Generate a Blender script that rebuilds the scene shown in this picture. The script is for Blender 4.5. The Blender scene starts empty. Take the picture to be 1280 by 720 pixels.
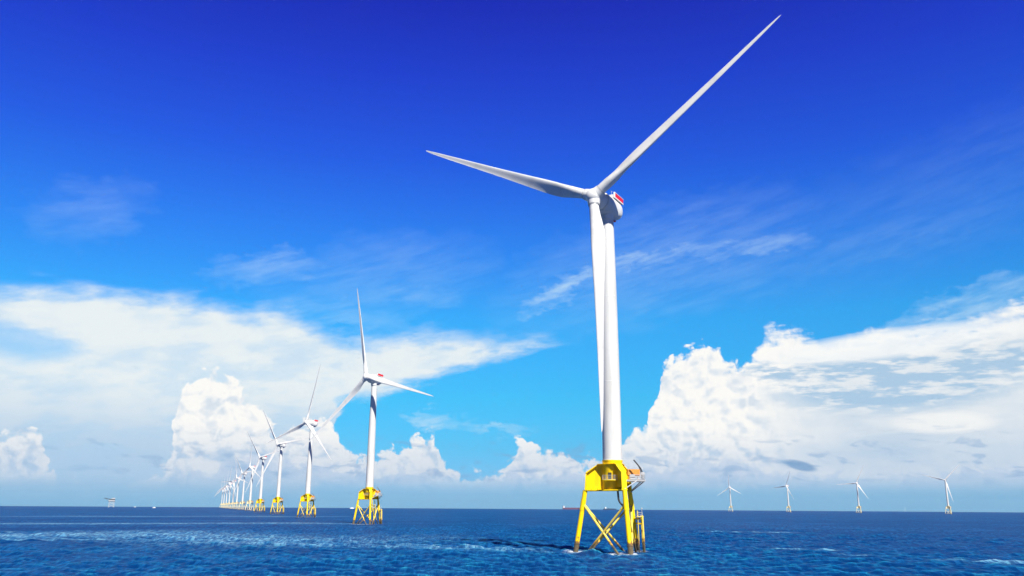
import bpy, bmesh, math, random
import numpy as np
from mathutils import Matrix, Vector
R = math.radians
sc = bpy.context.scene
COL = sc.collection

# ------------------------------------------------------------------ camera
CAM_H, F_PX, PITCH, ROLL = 11.9, 1068.5, 14.38, 0.36
EARTH = 6.371e6
cp, sp, cr, sr = math.cos(R(PITCH)), math.sin(R(PITCH)), math.cos(R(ROLL)), math.sin(R(ROLL))
FW = Vector((0, cp, sp)); UP0 = Vector((0, -sp, cp)); X0 = Vector((1, 0, 0))
CX = cr*X0 + sr*UP0; CU = -sr*X0 + cr*UP0
cam_d = bpy.data.cameras.new('camera'); cam = bpy.data.objects.new('camera', cam_d); COL.objects.link(cam)
cam_d.sensor_width = 36; cam_d.lens = 36*F_PX/1280
cam_d.clip_start = 0.5; cam_d.clip_end = 60000
m = Matrix((CX, CU, -FW)).transposed().to_4x4(); m.translation = Vector((0, 0, CAM_H))
cam.matrix_world = m
sc.camera = cam

# ------------------------------------------------------------------ light
SUN_EL, SUN_AZ = 47.0, 157.0        # azimuth clockwise from the viewing direction
sun_dir = Vector((math.sin(R(SUN_AZ))*math.cos(R(SUN_EL)), math.cos(R(SUN_AZ))*math.cos(R(SUN_EL)), math.sin(R(SUN_EL))))
sl = bpy.data.lights.new('sun', 'SUN'); sl.energy = 5.0; sl.angle = R(0.53); sl.color = (1, .955, .87)
so = bpy.data.objects.new('sun', sl); COL.objects.link(so)
so.rotation_euler = sun_dir.to_track_quat('Z', 'Y').to_euler(); so.location = (0, 0, 200)
sc.view_settings.view_transform = 'Standard'; sc.view_settings.look = 'None'
sc.view_settings.exposure = .7; sc.view_settings.gamma = 1
sc.cycles.max_bounces = 6; sc.cycles.diffuse_bounces = 3; sc.cycles.glossy_bounces = 3
sc.cycles.use_denoising = True; sc.cycles.adaptive_threshold = .02; sc.cycles.adaptive_min_samples = 6

def lin(r, g, b):
    return tuple(((c/255+.055)/1.055)**2.4 if c > 10.3 else c/255/12.92 for c in (r, g, b))
def sky_at(px, py):                  # a direction of the sky as (azimuth, elevation) in degrees
    d = (FW*F_PX + CX*(px-640) - CU*(py-360)).normalized()
    return math.degrees(math.atan2(d.x, d.y)), math.degrees(math.asin(d.z))

# ------------------------------------------------------------------ world: sky and clouds
W = bpy.data.worlds.new('World'); sc.world = W; W.use_nodes = True
NT = W.node_tree; NT.nodes.clear()
class N:                             # tiny expression wrapper for shader nodes
    tree = NT
    def __init__(s, sock): s.k = sock
    def __add__(a, b): return mth('ADD', a, b)
    def __radd__(a, b): return mth('ADD', a, b)
    def __sub__(a, b): return mth('SUBTRACT', a, b)
    def __rsub__(a, b): return mth('SUBTRACT', b, a)
    def __mul__(a, b): return mth('MULTIPLY', a, b)
    def __rmul__(a, b): return mth('MULTIPLY', a, b)
    def __truediv__(a, b): return mth('DIVIDE', a, b)
def put(node, i, v):
    if isinstance(v, N): N.tree.links.new(v.k, node.inputs[i])
    else: node.inputs[i].default_value = v
def mth(op, a, b=None, c=None, clamp=False):
    n = N.tree.nodes.new('ShaderNodeMath'); n.operation = op; n.use_clamp = clamp
    put(n, 0, a)
    if b is not None: put(n, 1, b)
    if c is not None: put(n, 2, c)
    return N(n.outputs[0])
def sat(a): return mth('ADD', a, 0.0, clamp=True)
def mx(a, b): return mth('MAXIMUM', a, b)
def mn(a, b): return mth('MINIMUM', a, b)
def smooth(a, lo, hi, t0=0.0, t1=1.0):
    n = N.tree.nodes.new('ShaderNodeMapRange'); n.interpolation_type = 'SMOOTHSTEP'
    put(n, 0, a); put(n, 1, lo); put(n, 2, hi); put(n, 3, t0); put(n, 4, t1); return N(n.outputs[0])
def xyz(x, y, z=0.0):
    n = N.tree.nodes.new('ShaderNodeCombineXYZ'); put(n, 0, x + z*13.7 if z else x); put(n, 1, y); return N(n.outputs[0])
def xyz3(x, y, z):
    n = N.tree.nodes.new('ShaderNodeCombineXYZ'); put(n, 0, x); put(n, 1, y); put(n, 2, z); return N(n.outputs[0])
DIM = '2D'
def noise(v, scale, detail=4, rough=.5, dist=0.0):
    n = N.tree.nodes.new('ShaderNodeTexNoise'); n.noise_dimensions = DIM; put(n, 'Vector', v); n.inputs['Scale'].default_value = scale
    n.inputs['Detail'].default_value = detail; n.inputs['Roughness'].default_value = rough
    n.inputs['Distortion'].default_value = dist; return N(n.outputs[0])
def voro(v, scale, detail=2, smoothness=.6, rough=.5):
    n = N.tree.nodes.new('ShaderNodeTexVoronoi'); n.feature = 'SMOOTH_F1'; n.voronoi_dimensions = '2D'; put(n, 'Vector', v)
    n.inputs['Scale'].default_value = scale; n.inputs['Detail'].default_value = detail
    n.inputs['Roughness'].default_value = rough; n.inputs['Smoothness'].default_value = smoothness
    return N(n.outputs['Distance'])
def mixc(f, a, b):
    n = N.tree.nodes.new('ShaderNodeMix'); n.data_type = 'RGBA'
    put(n, 0, f); put(n, 6, a if isinstance(a, N) else (*a, 1)); put(n, 7, b if isinstance(b, N) else (*b, 1)); return N(n.outputs[2])
def ramp(f, stops, interp='EASE'):
    n = N.tree.nodes.new('ShaderNodeValToRGB'); e = n.color_ramp.elements; n.color_ramp.interpolation = interp
    while len(e) < len(stops): e.new(.5)
    for i, (p, c) in enumerate(stops): e[i].position = p
    for i, (p, c) in enumerate(stops): e[i].color = (*c, 1)
    put(n, 0, f); return N(n.outputs[0])
def curve(x, pts):                   # pts in 0..1 / 0..1
    n = N.tree.nodes.new('ShaderNodeFloatCurve'); c = n.mapping.curves[0]; n.mapping.extend = 'HORIZONTAL'
    pts = sorted(pts)
    while len(c.points) < len(pts): c.points.new(.5, .5)
    for p, q in zip(c.points, pts): p.location = q; p.handle_type = 'AUTO_CLAMPED'
    n.mapping.update(); put(n, 1, x); return N(n.outputs[0])
W.cycles.sampling_method = 'MANUAL'; W.cycles.sample_map_resolution = 256
tc = NT.nodes.new('ShaderNodeTexCoord'); sep = NT.nodes.new('ShaderNodeSeparateXYZ')
NT.links.new(tc.outputs['Generated'], sep.inputs[0])
dx, dy, dz = (N(sep.outputs[i]) for i in range(3))
az = mth('ARCTAN2', dx, dy)*57.2958
el = mth('ARCSINE', dz)*57.2958
AZ0, AZW, ELW = -38.0, 76.0, 40.0
def top_curve(azn, px):              # outline heights over azimuth, in degrees
    pts = []
    for x, y in px:
        a, e = sky_at(x, y); pts.append(((a-AZ0)/AZW, max(0.0, min(1.0, e/ELW))))
    return curve((azn - AZ0)/AZW, pts)*ELW
sky = NT.nodes.new('ShaderNodeTexSky'); sky.sky_type = 'NISHITA'; sky.sun_disc = False
sky.sun_elevation = R(SUN_EL); sky.sun_rotation = R(SUN_AZ); sky.altitude = 10
sky.air_density = 1.0; sky.dust_density = 0.4; sky.ozone_density = 3.0
skyc = N(sky.outputs[0])
RAW_SKY = False
def vmul(a, b):
    n = NT.nodes.new('ShaderNodeMix'); n.data_type = 'RGBA'; n.blend_type = 'MULTIPLY'; n.clamp_result = False
    put(n, 0, 1.0); put(n, 6, a); put(n, 7, b if isinstance(b, N) else (*b, 1)); return N(n.outputs[2])
grade = ramp(sat(el/ELW), [(.005, (.357, .809, 1.555)), (.043, (.295, .691, 1.302)), (.0945, (.22, .766, 1.209)), (.173, (.167, .932, 1.28)),
    (.306, (.19, 1.06, 1.58)), (.44, (.175, .79, 1.80)), (.572, (.150, .485, 1.90)), (.701, (.150, .310, 1.85)), (.819, (.143, .195, 1.62))], 'LINEAR')
skyc = vmul(skyc, grade)
g2 = smooth(el, 34, 52, 1.0, .35); gr = smooth(mth('ABSOLUTE', az), 40, 75, 1.0, .10); gg = smooth(mth('ABSOLUTE', az), 40, 75, 1.0, .24); gb = smooth(mth('ABSOLUTE', az), 40, 75, 1.0, .38)  # unseen sky overhead, beside and behind dimmed and blued to deepen shade
skyc = vmul(skyc, xyz3(g2*gr, g2*gg, g2*gb)); clear0 = skyc
def rad(*c): return tuple(v*10 for v in lin(*c))     # the Background below works at strength 0.1
P3 = xyz(az, el, 0.0)
# thin cirrus wisps: (px, py, half length, half width in degrees, slope in degrees, opacity)
def blob(px, py, rx, ry, rot, wob=0.0):
    a, e = sky_at(px, py); c, s = math.cos(R(rot)), math.sin(R(rot))
    u = ((azs-a)*c + (els-e)*s)*(1/rx); v = ((els-e)*c - (azs-a)*s)*(1/ry)
    return sat(1.0 - (u*u + v*v))
wn = noise(xyz(az*.35, el*.8, 3.0), 1.0, 5, .6); wn2 = noise(xyz(az*.5, el*1.1, 9.0), 1.0, 4, .6)
azs = az + (wn - .5)*4.5; els = el + (wn2 - .5)*2.2
streak = noise(xyz(az*.22 + el*.10, el*1.3 - az*.35, 5.0), 1.0, 7, .62)
fine = noise(xyz(az*.5, el*2.2 - az*.5, 15.0), 1.0, 6, .68)
w = None
for b in [(700, 362, 3.6, .9, 30, .6), (775, 332, 4.2, .9, 12, .45), (840, 318, 4.0, .8, 4, .38), (935, 311, 5.5, .8, 4, .34), (340, 336, 4.6, 1.3, 10, .3), (110, 262, 4.2, 2.2, 18, .13),
          (500, 366, 5.0, 1.0, -4, .2), (860, 285, 6.0, 1.9, 18, .1), (1180, 245, 15.0, 4.4, 17, .05), (820, 330, 13.0, 4.2, 14, .16), (480, 345, 9.0, 3.2, 8, .14), (1110, 300, 9.0, 1.6, 10, .10), (545, 525, 2.6, .55, -3, .6), (625, 537, 3.0, .42, -2, .42),
          (900, 340, 9.0, 2.8, 12, .12), (430, 392, 5.0, 1.3, -10, .22), (1200, 392, 6.0, 1.4, 18, .5)]:
    t = blob(*b[:5])*b[5]; w = t if w is None else mx(w, t)
wisp = sat(w*smooth(streak, .28, .66, .35, 1.15)*smooth(fine, .25, .75, .75, 1.1))
skyc = mixc(wisp, skyc, rad(196, 226, 246))
# the big thin sheet on the left
n1 = noise(xyz(az*.16, el*.42, 1.0), 1.0, 7, .58); n2 = noise(xyz(az*.45, el*1.5 - az*.2, 7.0), 1.0, 6, .6)
azw = az + (n1 - .5)*3.0
st = top_curve(azw, [(-90, 338), (0, 343), (100, 350), (200, 357), (265, 368), (300, 378), (345, 372), (385, 392), (420, 410), (470, 416), (540, 407), (600, 411), (650, 414), (690, 419), (715, 428), (735, 500), (760, 640)])
sb = top_curve(azw, [(-90, 660), (0, 660), (370, 640), (398, 600), (410, 530), (428, 506), (470, 500), (505, 486), (540, 477), (600, 458), (660, 442), (715, 429), (735, 425)])
sh = sat(smooth(st - el + (n2 - .5)*1.3 + (n1-.5)*1.5, -.2, 2.4)*1.35)*smooth(el - sb + (n2 - .5)*1.2, -.2, .8)
ah, eh = sky_at(20, 428); hole = sat(1.0 - ((azw-ah)*(azw-ah)*(1/18.) + (el-eh+(n1-.5)*2)*(el-eh+(n1-.5)*2)*(1/1.6)))
sh = sh*(1.0 - sat(hole*1.3)*.45)*smooth(n2 + n1, .7, 1.1, .90, 1.0)
shc = mixc(smooth(n1*.7 + n2*.3, .36, .62), rad(214, 231, 243), rad(233, 241, 244))
shc = mixc(smooth(el, 2.0, 8.0), rad(176, 205, 232), shc)
skyc = mixc(sat(sh), skyc, shc)
# heaped clouds
zero = NT.nodes.new('ShaderNodeValue'); zero.outputs[0].default_value = 0.0
def heap(skyc, pts, seed, amp, scale, lo, tint, base_el, soft=.5, warp=.85, alpha=1.0, smoothright=False):
    g = xyz(az + seed, el*1.08, seed)
    wv = noise(g, .42*scale, 4, .5); wv2 = noise(xyz(az + seed + 40, el, seed), .42*scale, 4, .5)
    a2 = az + (wv - .5)*warp*2; e2 = el + (wv2 - .5)*warp*1.1
    ra_ = smooth(az, 14.0, 19.0) if smoothright else N(zero.outputs[0])
    def bil(ox, oy):
        q = xyz(a2 + seed*3 + ox, e2*1.1 + oy, seed)
        return 1.0 - (voro(q, .95*scale, 3.1, .42, .5))
    b0 = bil(0, 0); b1 = bil(.30/scale, .42/scale)
    q2 = xyz(az + seed*7, el*1.15, seed + 2); big0 = noise(q2, .28*scale, 3, .5)
    big1 = noise(xyz(az + seed*7 + .8/scale, el*1.15 + .9/scale, seed + 2), .28*scale, 3, .5)
    d = top_curve(a2, pts) - e2 + (noise(xyz(az*1.0 + seed, el, seed + 5), 2.6*scale, 5, .62) - .5)*.75 + (b0 - .62)*amp*(1.0 - ra_*.6) + ra_*(noise(xyz(az*.22, el*1.1, seed + 8), 1.0, 6, .6) - .5)*3.2
    al = smooth(d, 0.0, ra_*.9 + soft)
    light = .66 + ((b0 - b1)*.85 + (big0 - big1)*1.5)*(1.0 - ra_*.7) + smooth(d, 0.0, 2.2, .22, 0.0)
    light = smooth(light, .05, .85)
    lowf = smooth(el, base_el[0], base_el[1])
    white = mixc(lowf, tint[0], tint[1]); shade = mixc(lowf, tint[2], tint[3])
    c = mixc(light, shade, white)
    fade = smooth(el, lo[0], lo[1])
    return mixc(al*fade*alpha, skyc, c)
far = [(-90, 540), (0, 535), (30, 528), (52, 540), (62, 575), (110, 596), (170, 592), (200, 572), (214, 540), (222, 500), (234, 470), (262, 456), (292, 462), (312, 488), (332, 506), (352, 535), (362, 522), (385, 512), (410, 516),
       (432, 545), (470, 562), (486, 552), (512, 546), (532, 532), (546, 544), (560, 572), (588, 582), (604, 572), (620, 582), (636, 562), (654, 530), (668, 546), (692, 558), (702, 553), (722, 564), (752, 562), (772, 556), (780, 536), (796, 530), (812, 528),
       (819, 470), (834, 438), (858, 426), (886, 424), (908, 436), (930, 446), (946, 424), (975, 402), (1012, 408), (1032, 416), (1062, 411), (1100, 405), (1150, 399), (1192, 394), (1232, 380), (1280, 362), (1330, 340), (1400, 330)]
T1 = (rad(214, 224, 236), rad(252, 251, 248), rad(176, 202, 229), rad(216, 227, 238))
skyc = heap(skyc, far, 3.0, 1.25, 1.0, (.5, 2.2), T1, (2.2, 5.5), smoothright=True)
# soft grey veil that dims the right-hand bank, with darker streaks drawn through it
s3 = noise(xyz(az*.17, el*.9 + az*.03, 21.0), 1.0, 7, .6); s4 = noise(xyz(az*.5, el*2.4, 25.0), 1.0, 5, .62)
s5 = noise(xyz(az*.16, el*.3, 31.0), 1.0, 4, .5)
ra, re = sky_at(960, 500)
veil = smooth(az + (s5-.5)*6, ra - 1.0, ra + 5.5)*smooth(top_curve(az, far) - el + (s5 - .5)*2.0, .5, 3.2)*smooth(el, 1.0, 3.5)
skyc = mixc(veil*smooth(s5*.5 + s3*.5, .32, .60, .96, .66), skyc, mixc(smooth(el + (s3-.5)*3, 2.5, 7.5), rad(186, 208, 230), rad(222, 231, 238)))
def band(px, py, rx, ry, rot, lo=.42, hi=.62, k=1.0):
    a, e = sky_at(px, py); c, s = math.cos(R(rot)), math.sin(R(rot))
    u = ((az-a)*c + (el-e)*s)*(1/rx); v = ((el-e)*c - (az-a)*s)*(1/ry)
    return sat((1.0 - (u*u + v*v))*1.6)*smooth(s3*.45 + s4*.55, lo, hi)*k
gs = mx(band(1120, 476, 8.6, 2.2, 2, .40, .54), mx(band(1010, 462, 5.0, .9, 0, .44, .56), mx(band(1170, 433, 4.2, 1.0, 6, .46, .58), band(1240, 450, 4.0, 1.2, 3, .42, .56))))
skyc = mixc(gs*.9, skyc, rad(164, 198, 227))
skyc = mixc(band(1180, 528, 3.2, .75, 0, .36, .5, .8), skyc, rad(246, 247, 246))
skyc = mixc(band(1110, 430, 8.5, 1.0, 4, .28, .46, .8), skyc, rad(248, 250, 250))
# lower banks in front, in half shade
near = [(-90, 596), (0, 590), (50, 586), (100, 592), (140, 600), (200, 585), (260, 572), (330, 560), (400, 566), (440, 572), (480, 580), (520, 572), (560, 584), (600, 588), (640, 578), (700, 574), (750, 586), (800, 576), (860, 560), (930, 566), (1000, 580), (1080, 584), (1160, 580), (1240, 572), (1400, 575)]
T2 = (rad(178, 202, 230), rad(216, 224, 238), rad(146, 184, 222), rad(176, 202, 230))
skyc = heap(skyc, near, 11.0, 1.3, 1.15, (.6, 2.0), T2, (1.8, 4.4), .5, 1.2, .62)
# small dark shreds low down
s6 = noise(xyz(az*.42, el*1.55 + az*.12, 41.0), 1.0, 5, .6, .3)
shred = smooth(s6, .555, .66)*smooth(el, 1.2, 2.0)*smooth(el, 5.0, 3.6)*smooth(az, -34.0, -12.0, .5, 1.0)
skyc = mixc(shred*.42, skyc, rad(128, 170, 212))
skyc = mixc(band(1000, 582, 1.15, .34, -14, .2, .42, .8), skyc, rad(112, 158, 202))
# air close to the horizon
skyc = mixc(smooth(el, 2.3, .3, 0.0, .85), skyc, mixc(smooth(el, 0.0, 3.0), rad(124, 181, 219), rad(150, 190, 224)))

skyc = mixc(smooth(mth('ABSOLUTE', az), 42, 70), skyc, clear0)      # unseen sides and back kept cloudless to cut the fill light
bg = NT.nodes.new('ShaderNodeBackground'); bg.inputs[1].default_value = 0.0616
wo = NT.nodes.new('ShaderNodeOutputWorld')
NT.links.new(skyc.k, bg.inputs[0]); NT.links.new(bg.outputs[0], wo.inputs[0])

# ------------------------------------------------------------------ materials
def mat(name, base, rough=.45, metallic=0.0, grime=None, gscale=.6, gamt=.25, spec=.5, bump=0.0, streak=1.0, weed=False):
    m = bpy.data.materials.new(name); m.use_nodes = True; t = m.node_tree; b = t.nodes['Principled BSDF']
    b.inputs['Roughness'].default_value = rough; b.inputs['Metallic'].default_value = metallic
    b.inputs['Specular IOR Level'].default_value = spec
    tcn = t.nodes.new('ShaderNodeTexCoord'); mp = t.nodes.new('ShaderNodeMapping'); t.links.new(tcn.outputs['Object'], mp.inputs[0])
    mp.inputs['Scale'].default_value = (1, 1, 1/streak)
    n = t.nodes.new('ShaderNodeTexNoise'); t.links.new(mp.outputs[0], n.inputs['Vector']); n.inputs['Scale'].default_value = gscale; n.inputs['Detail'].default_value = 8; n.inputs['Roughness'].default_value = .65
    mr = t.nodes.new('ShaderNodeMapRange'); t.links.new(n.outputs[0], mr.inputs[0]); mr.inputs[1].default_value = .48; mr.inputs[2].default_value = .72; mr.inputs[4].default_value = gamt
    mi = t.nodes.new('ShaderNodeMix'); mi.data_type = 'RGBA'; t.links.new(mr.outputs[0], mi.inputs[0])
    mi.inputs[6].default_value = (*base, 1); mi.inputs[7].default_value = (*(grime or tuple(c*.6 for c in base)), 1)
    out = mi.outputs[2]
    if weed:                                            # ragged band of growth and rust just above the water
        sx = t.nodes.new('ShaderNodeSeparateXYZ'); t.links.new(tcn.outputs['Object'], sx.inputs[0])
        n2 = t.nodes.new('ShaderNodeTexNoise'); t.links.new(tcn.outputs['Object'], n2.inputs['Vector']); n2.inputs['Scale'].default_value = 1.1; n2.inputs['Detail'].default_value = 7
        ma = t.nodes.new('ShaderNodeMath'); ma.operation = 'MULTIPLY_ADD'; t.links.new(n2.outputs[0], ma.inputs[0]); ma.inputs[1].default_value = -5.0; t.links.new(sx.outputs[2], ma.inputs[2])
        for lo, hi, col in ((1.2, .4, (.40, .20, .03)), (.3, -.3, (.10, .085, .05))):
            r_ = t.nodes.new('ShaderNodeMapRange'); t.links.new(ma.outputs[0], r_.inputs[0]); r_.inputs[1].default_value = lo; r_.inputs[2].default_value = hi
            m2 = t.nodes.new('ShaderNodeMix'); m2.data_type = 'RGBA'; t.links.new(r_.outputs[0], m2.inputs[0]); t.links.new(out, m2.inputs[6]); m2.inputs[7].default_value = (*col, 1); out = m2.outputs[2]
    t.links.new(out, b.inputs['Base Color'])
    if bump:
        bp = t.nodes.new('ShaderNodeBump'); bp.inputs['Strength'].default_value = bump; bp.inputs['Distance'].default_value = .05
        t.links.new(n.outputs[0], bp.inputs['Height']); t.links.new(bp.outputs[0], b.inputs['Normal'])
    return m
M_WHITE = mat('white_gelcoat', (.68, .685, .66), .34, grime=(.44, .45, .42), gscale=.12, gamt=.6, streak=6)
M_TOWER = mat('white_tower_paint', (.63, .635, .61), .40, grime=(.42, .43, .38), gscale=.45, gamt=.6, streak=10)
M_YEL = mat('yellow_marine_paint', (.93, .66, .003), .42, grime=(.50, .24, .02), gscale=.9, gamt=.55, streak=7, spec=.3, weed=True)
M_YELFAR = mat('distance_paled_yellow', (.86, .74, .42), .5, grime=(.66, .60, .42), gscale=.5, gamt=.6, streak=3, spec=.3)  # jacket yellow paled, so the fade with distance sits in the colour
M_YELPALE = mat('weathered_yellow_paint', (.86, .66, .10), .5, grime=(.50, .34, .12), gscale=.8, gamt=.7, streak=3, spec=.3, weed=True)
M_RED = mat('red_paint', (.72, .012, .03), .4, gamt=.2)
M_STEEL = mat('galvanised_steel', (.52, .53, .52), .5, .3, gamt=.4, gscale=2)
M_DARK = mat('dark_steel', (.045, .05, .055), .5, gamt=.5)
M_RUST = mat('marine_growth', (.13, .10, .055), .85, grime=(.03, .032, .03), gscale=1.6, gamt=1, bump=1)
M_ORANGE = mat('orange_container_paint', (.72, .30, .05), .5, gamt=.4, grime=(.6, .25, .05))
M_BLACK = mat('black_rubber', (.02, .02, .022), .6, gamt=.3)
M_HULL = mat('dark_red_hull', (.13, .055, .10), .5, gamt=.4, gscale=.02)
M_HULL2 = mat('dark_blue_hull', (.03, .05, .09), .5, gamt=.4, gscale=.02)
M_GREY = mat('grey_module_paint', (.42, .44, .46), .5, gamt=.4, gscale=.1)
M_SHIPW = mat('ship_white', (.8, .8, .78), .4, gamt=.3, gscale=.05)

# ------------------------------------------------------------------ mesh helpers
def new_obj(name, bm, material, parent=None, smooth_=True, loc=None):
    me = bpy.data.meshes.new(name); bmesh.ops.recalc_face_normals(bm, faces=bm.faces); bm.to_mesh(me); bm.free()
    me.materials.append(material)
    if smooth_:
        for p in me.polygons: p.use_smooth = True
        try: me.set_sharp_from_angle(angle=R(38))
        except Exception: pass
    o = bpy.data.objects.new(name, me); COL.objects.link(o)
    if parent: o.parent = parent
    return o
def empty(name, label, cat, loc=(0, 0, 0), rz=0, group=None):
    o = bpy.data.objects.new(name, None); COL.objects.link(o); o.location = loc; o.rotation_euler = (0, 0, rz)
    o.empty_display_size = 2; o['label'] = label; o['category'] = cat
    if group: o['group'] = group
    return o
def tube(bm, a, b, r0, r1=None, seg=16, cap=True):
    a, b = Vector(a), Vector(b); r1 = r0 if r1 is None else r1
    d = (b - a); L = d.length; mtx = Matrix.Translation((a + b)/2) @ d.to_track_quat('Z', 'Y').to_matrix().to_4x4()
    bmesh.ops.create_cone(bm, cap_ends=cap, segments=seg, radius1=r0, radius2=r1, depth=L, matrix=mtx)
def box(bm, c, s, rot=None, bev=0.0):
    mtx = Matrix.Translation(c)
    if rot: mtx = mtx @ rot.to_4x4()
    r = bmesh.ops.create_cube(bm, size=1, matrix=mtx @ Matrix.Diagonal((*s, 1)))
    if bev:
        es = set(e for v in r['verts'] for e in v.link_edges)
        bmesh.ops.bevel(bm, geom=list(es), offset=bev, segments=2, affect='EDGES')
def lathe(bm, prof, seg=40, mtx=None, axis='Z'):       # prof: (radius, height)
    rings = []
    for r, z in prof:
        ring = []
        for i in range(seg):
            a = 2*math.pi*i/seg; v = Vector((r*math.cos(a), r*math.sin(a), z))
            if axis == 'Y': v = Vector((v.x, z, v.y))
            ring.append(bm.verts.new(mtx @ v if mtx else v))
        rings.append(ring)
    for A, B in zip(rings, rings[1:]):
        for i in range(seg): bm.faces.new((A[i], A[(i+1) % seg], B[(i+1) % seg], B[i]))
    bm.faces.new(rings[0]); bm.faces.new(rings[-1])
def path(bm, pts, r, seg=10):
    pts = [Vector(p) for p in pts]; rings = []
    for i, p in enumerate(pts):
        t = (pts[min(i+1, len(pts)-1)] - pts[max(i-1, 0)]).normalized()
        q = t.to_track_quat('Z', 'Y')
        rings.append([bm.verts.new(p + q @ Vector((r*math.cos(2*math.pi*k/seg), r*math.sin(2*math.pi*k/seg), 0))) for k in range(seg)])
    for A, B in zip(rings, rings[1:]):
        for i in range(seg): bm.faces.new((A[i], A[(i+1) % seg], B[(i+1) % seg], B[i]))
    bm.faces.new(rings[0]); bm.faces.new(rings[-1])
def prism(bm, poly, thick, mtx):                        # poly in local x,z; thickness along y
    A = [bm.verts.new(mtx @ Vector((x, -thick/2, z))) for x, z in poly]; B = [bm.verts.new(mtx @ Vector((x, thick/2, z))) for x, z in poly]
    bm.faces.new(A); bm.faces.new(B[::-1]); n = len(poly)
    for i in range(n): bm.faces.new((A[i], B[i], B[(i+1) % n], A[(i+1) % n]))
def RZ(a): return Matrix.Rotation(a, 4, 'Z')

# ------------------------------------------------------------------ the wind turbine
#
HUB_H, BLADE_L, OVER, TILT = 100.0, 70.6, 8.46, R(6)
LEG_A = [R(166.5), R(286.5), R(46.5)]                   # bearing of the three jacket legs
ZB, ZS, ZT = 16.6, 21.2, 23.7                           # underside, shoulder and top of the transition piece
def leg_r(z): return 10.74 + (7.83 - 10.74)*z/16.6
def leg_p(k, z, dr=0.0): a = LEG_A[k]; r = leg_r(z) + dr; return Vector((r*math.cos(a), r*math.sin(a), z))

def blade_mesh():
    bm = bmesh.new(); L = BLADE_L
    st = [(.022, 3.0, 1, 0), (.035, 3.0, 1, 4), (.06, 3.15, .93, 9), (.09, 3.45, .78, 13), (.12, 3.85, .62, 14), (.16, 4.3, .46, 13), (.20, 4.45, .38, 11.5), (.25, 4.3, .33, 9.5), (.32, 3.85, .29, 7.4), (.4, 3.35, .26, 5.6),
          (.5, 2.8, .235, 4), (.6, 2.35, .215, 2.8), (.7, 1.95, .2, 1.8), (.8, 1.55, .19, 1), (.88, 1.2, .18, .5), (.94, .88, .18, .2), (.975, .6, .18, 0), (.993, .34, .2, 0), (1.0, .10, .3, 0)]
    n = 28; rings = []
    for rr, c, th, tw in st:
        tw = R(tw*1.35 + 5.0); circ = max(0, min(1, (th - .46)/.54)); ring = []
        for i in range(n):
            a = 2*math.pi*i/n
            x = .5 - .5*math.cos(a)                     # 0 leading edge .. 1 trailing edge
            yt = 5*th*(.2969*math.sqrt(max(x, 0)) - .126*x - .3516*x*x + .2843*x**3 - .1036*x**4)
            camb = .19*(x - x*x)*(.5 + x)
            yy = (yt if a < math.pi else -yt*.8) + camb
            cx, cy = -.5*math.cos(a), .5*math.sin(a)
            px = (x - .32)*(1 - circ) + cx*circ; py = yy*(1 - circ) + cy*circ
            px *= c; py *= c
            px *= .93; zc = px*math.cos(tw) - py*math.sin(tw); yc = px*math.sin(tw) + py*math.cos(tw)
            pre = -1.6*rr**2
            ring.append(bm.verts.new((rr*L, yc + pre, zc)))
        rings.append(ring)
    for A, B in zip(rings, rings[1:]):
        for i in range(n): bm.faces.new((A[i], A[(i+1) % n], B[(i+1) % n], B[i]))
    bm.faces.new(rings[0]); bm.faces.new(rings[-1])
    return bm

def rail(bm, pts, h=1.1, r=.035, closed=False):
    pts = [Vector(p) for p in pts]; seq = list(zip(pts, pts[1:])) + ([(pts[-1], pts[0])] if closed else [])
    for a, b in seq:
        n = max(1, int((b - a).length/1.5))
        for i in range(n + 1):
            p = a.lerp(b, i/n); tube(bm, p, p + Vector((0, 0, h)), r, seg=6)
        for hh in (h, h*.55): tube(bm, a + Vector((0, 0, hh)), b + Vector((0, 0, hh)), r, seg=6)
        tube(bm, a + Vector((0, 0, .08)), b + Vector((0, 0, .08)), r*1.6, seg=6)

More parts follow.
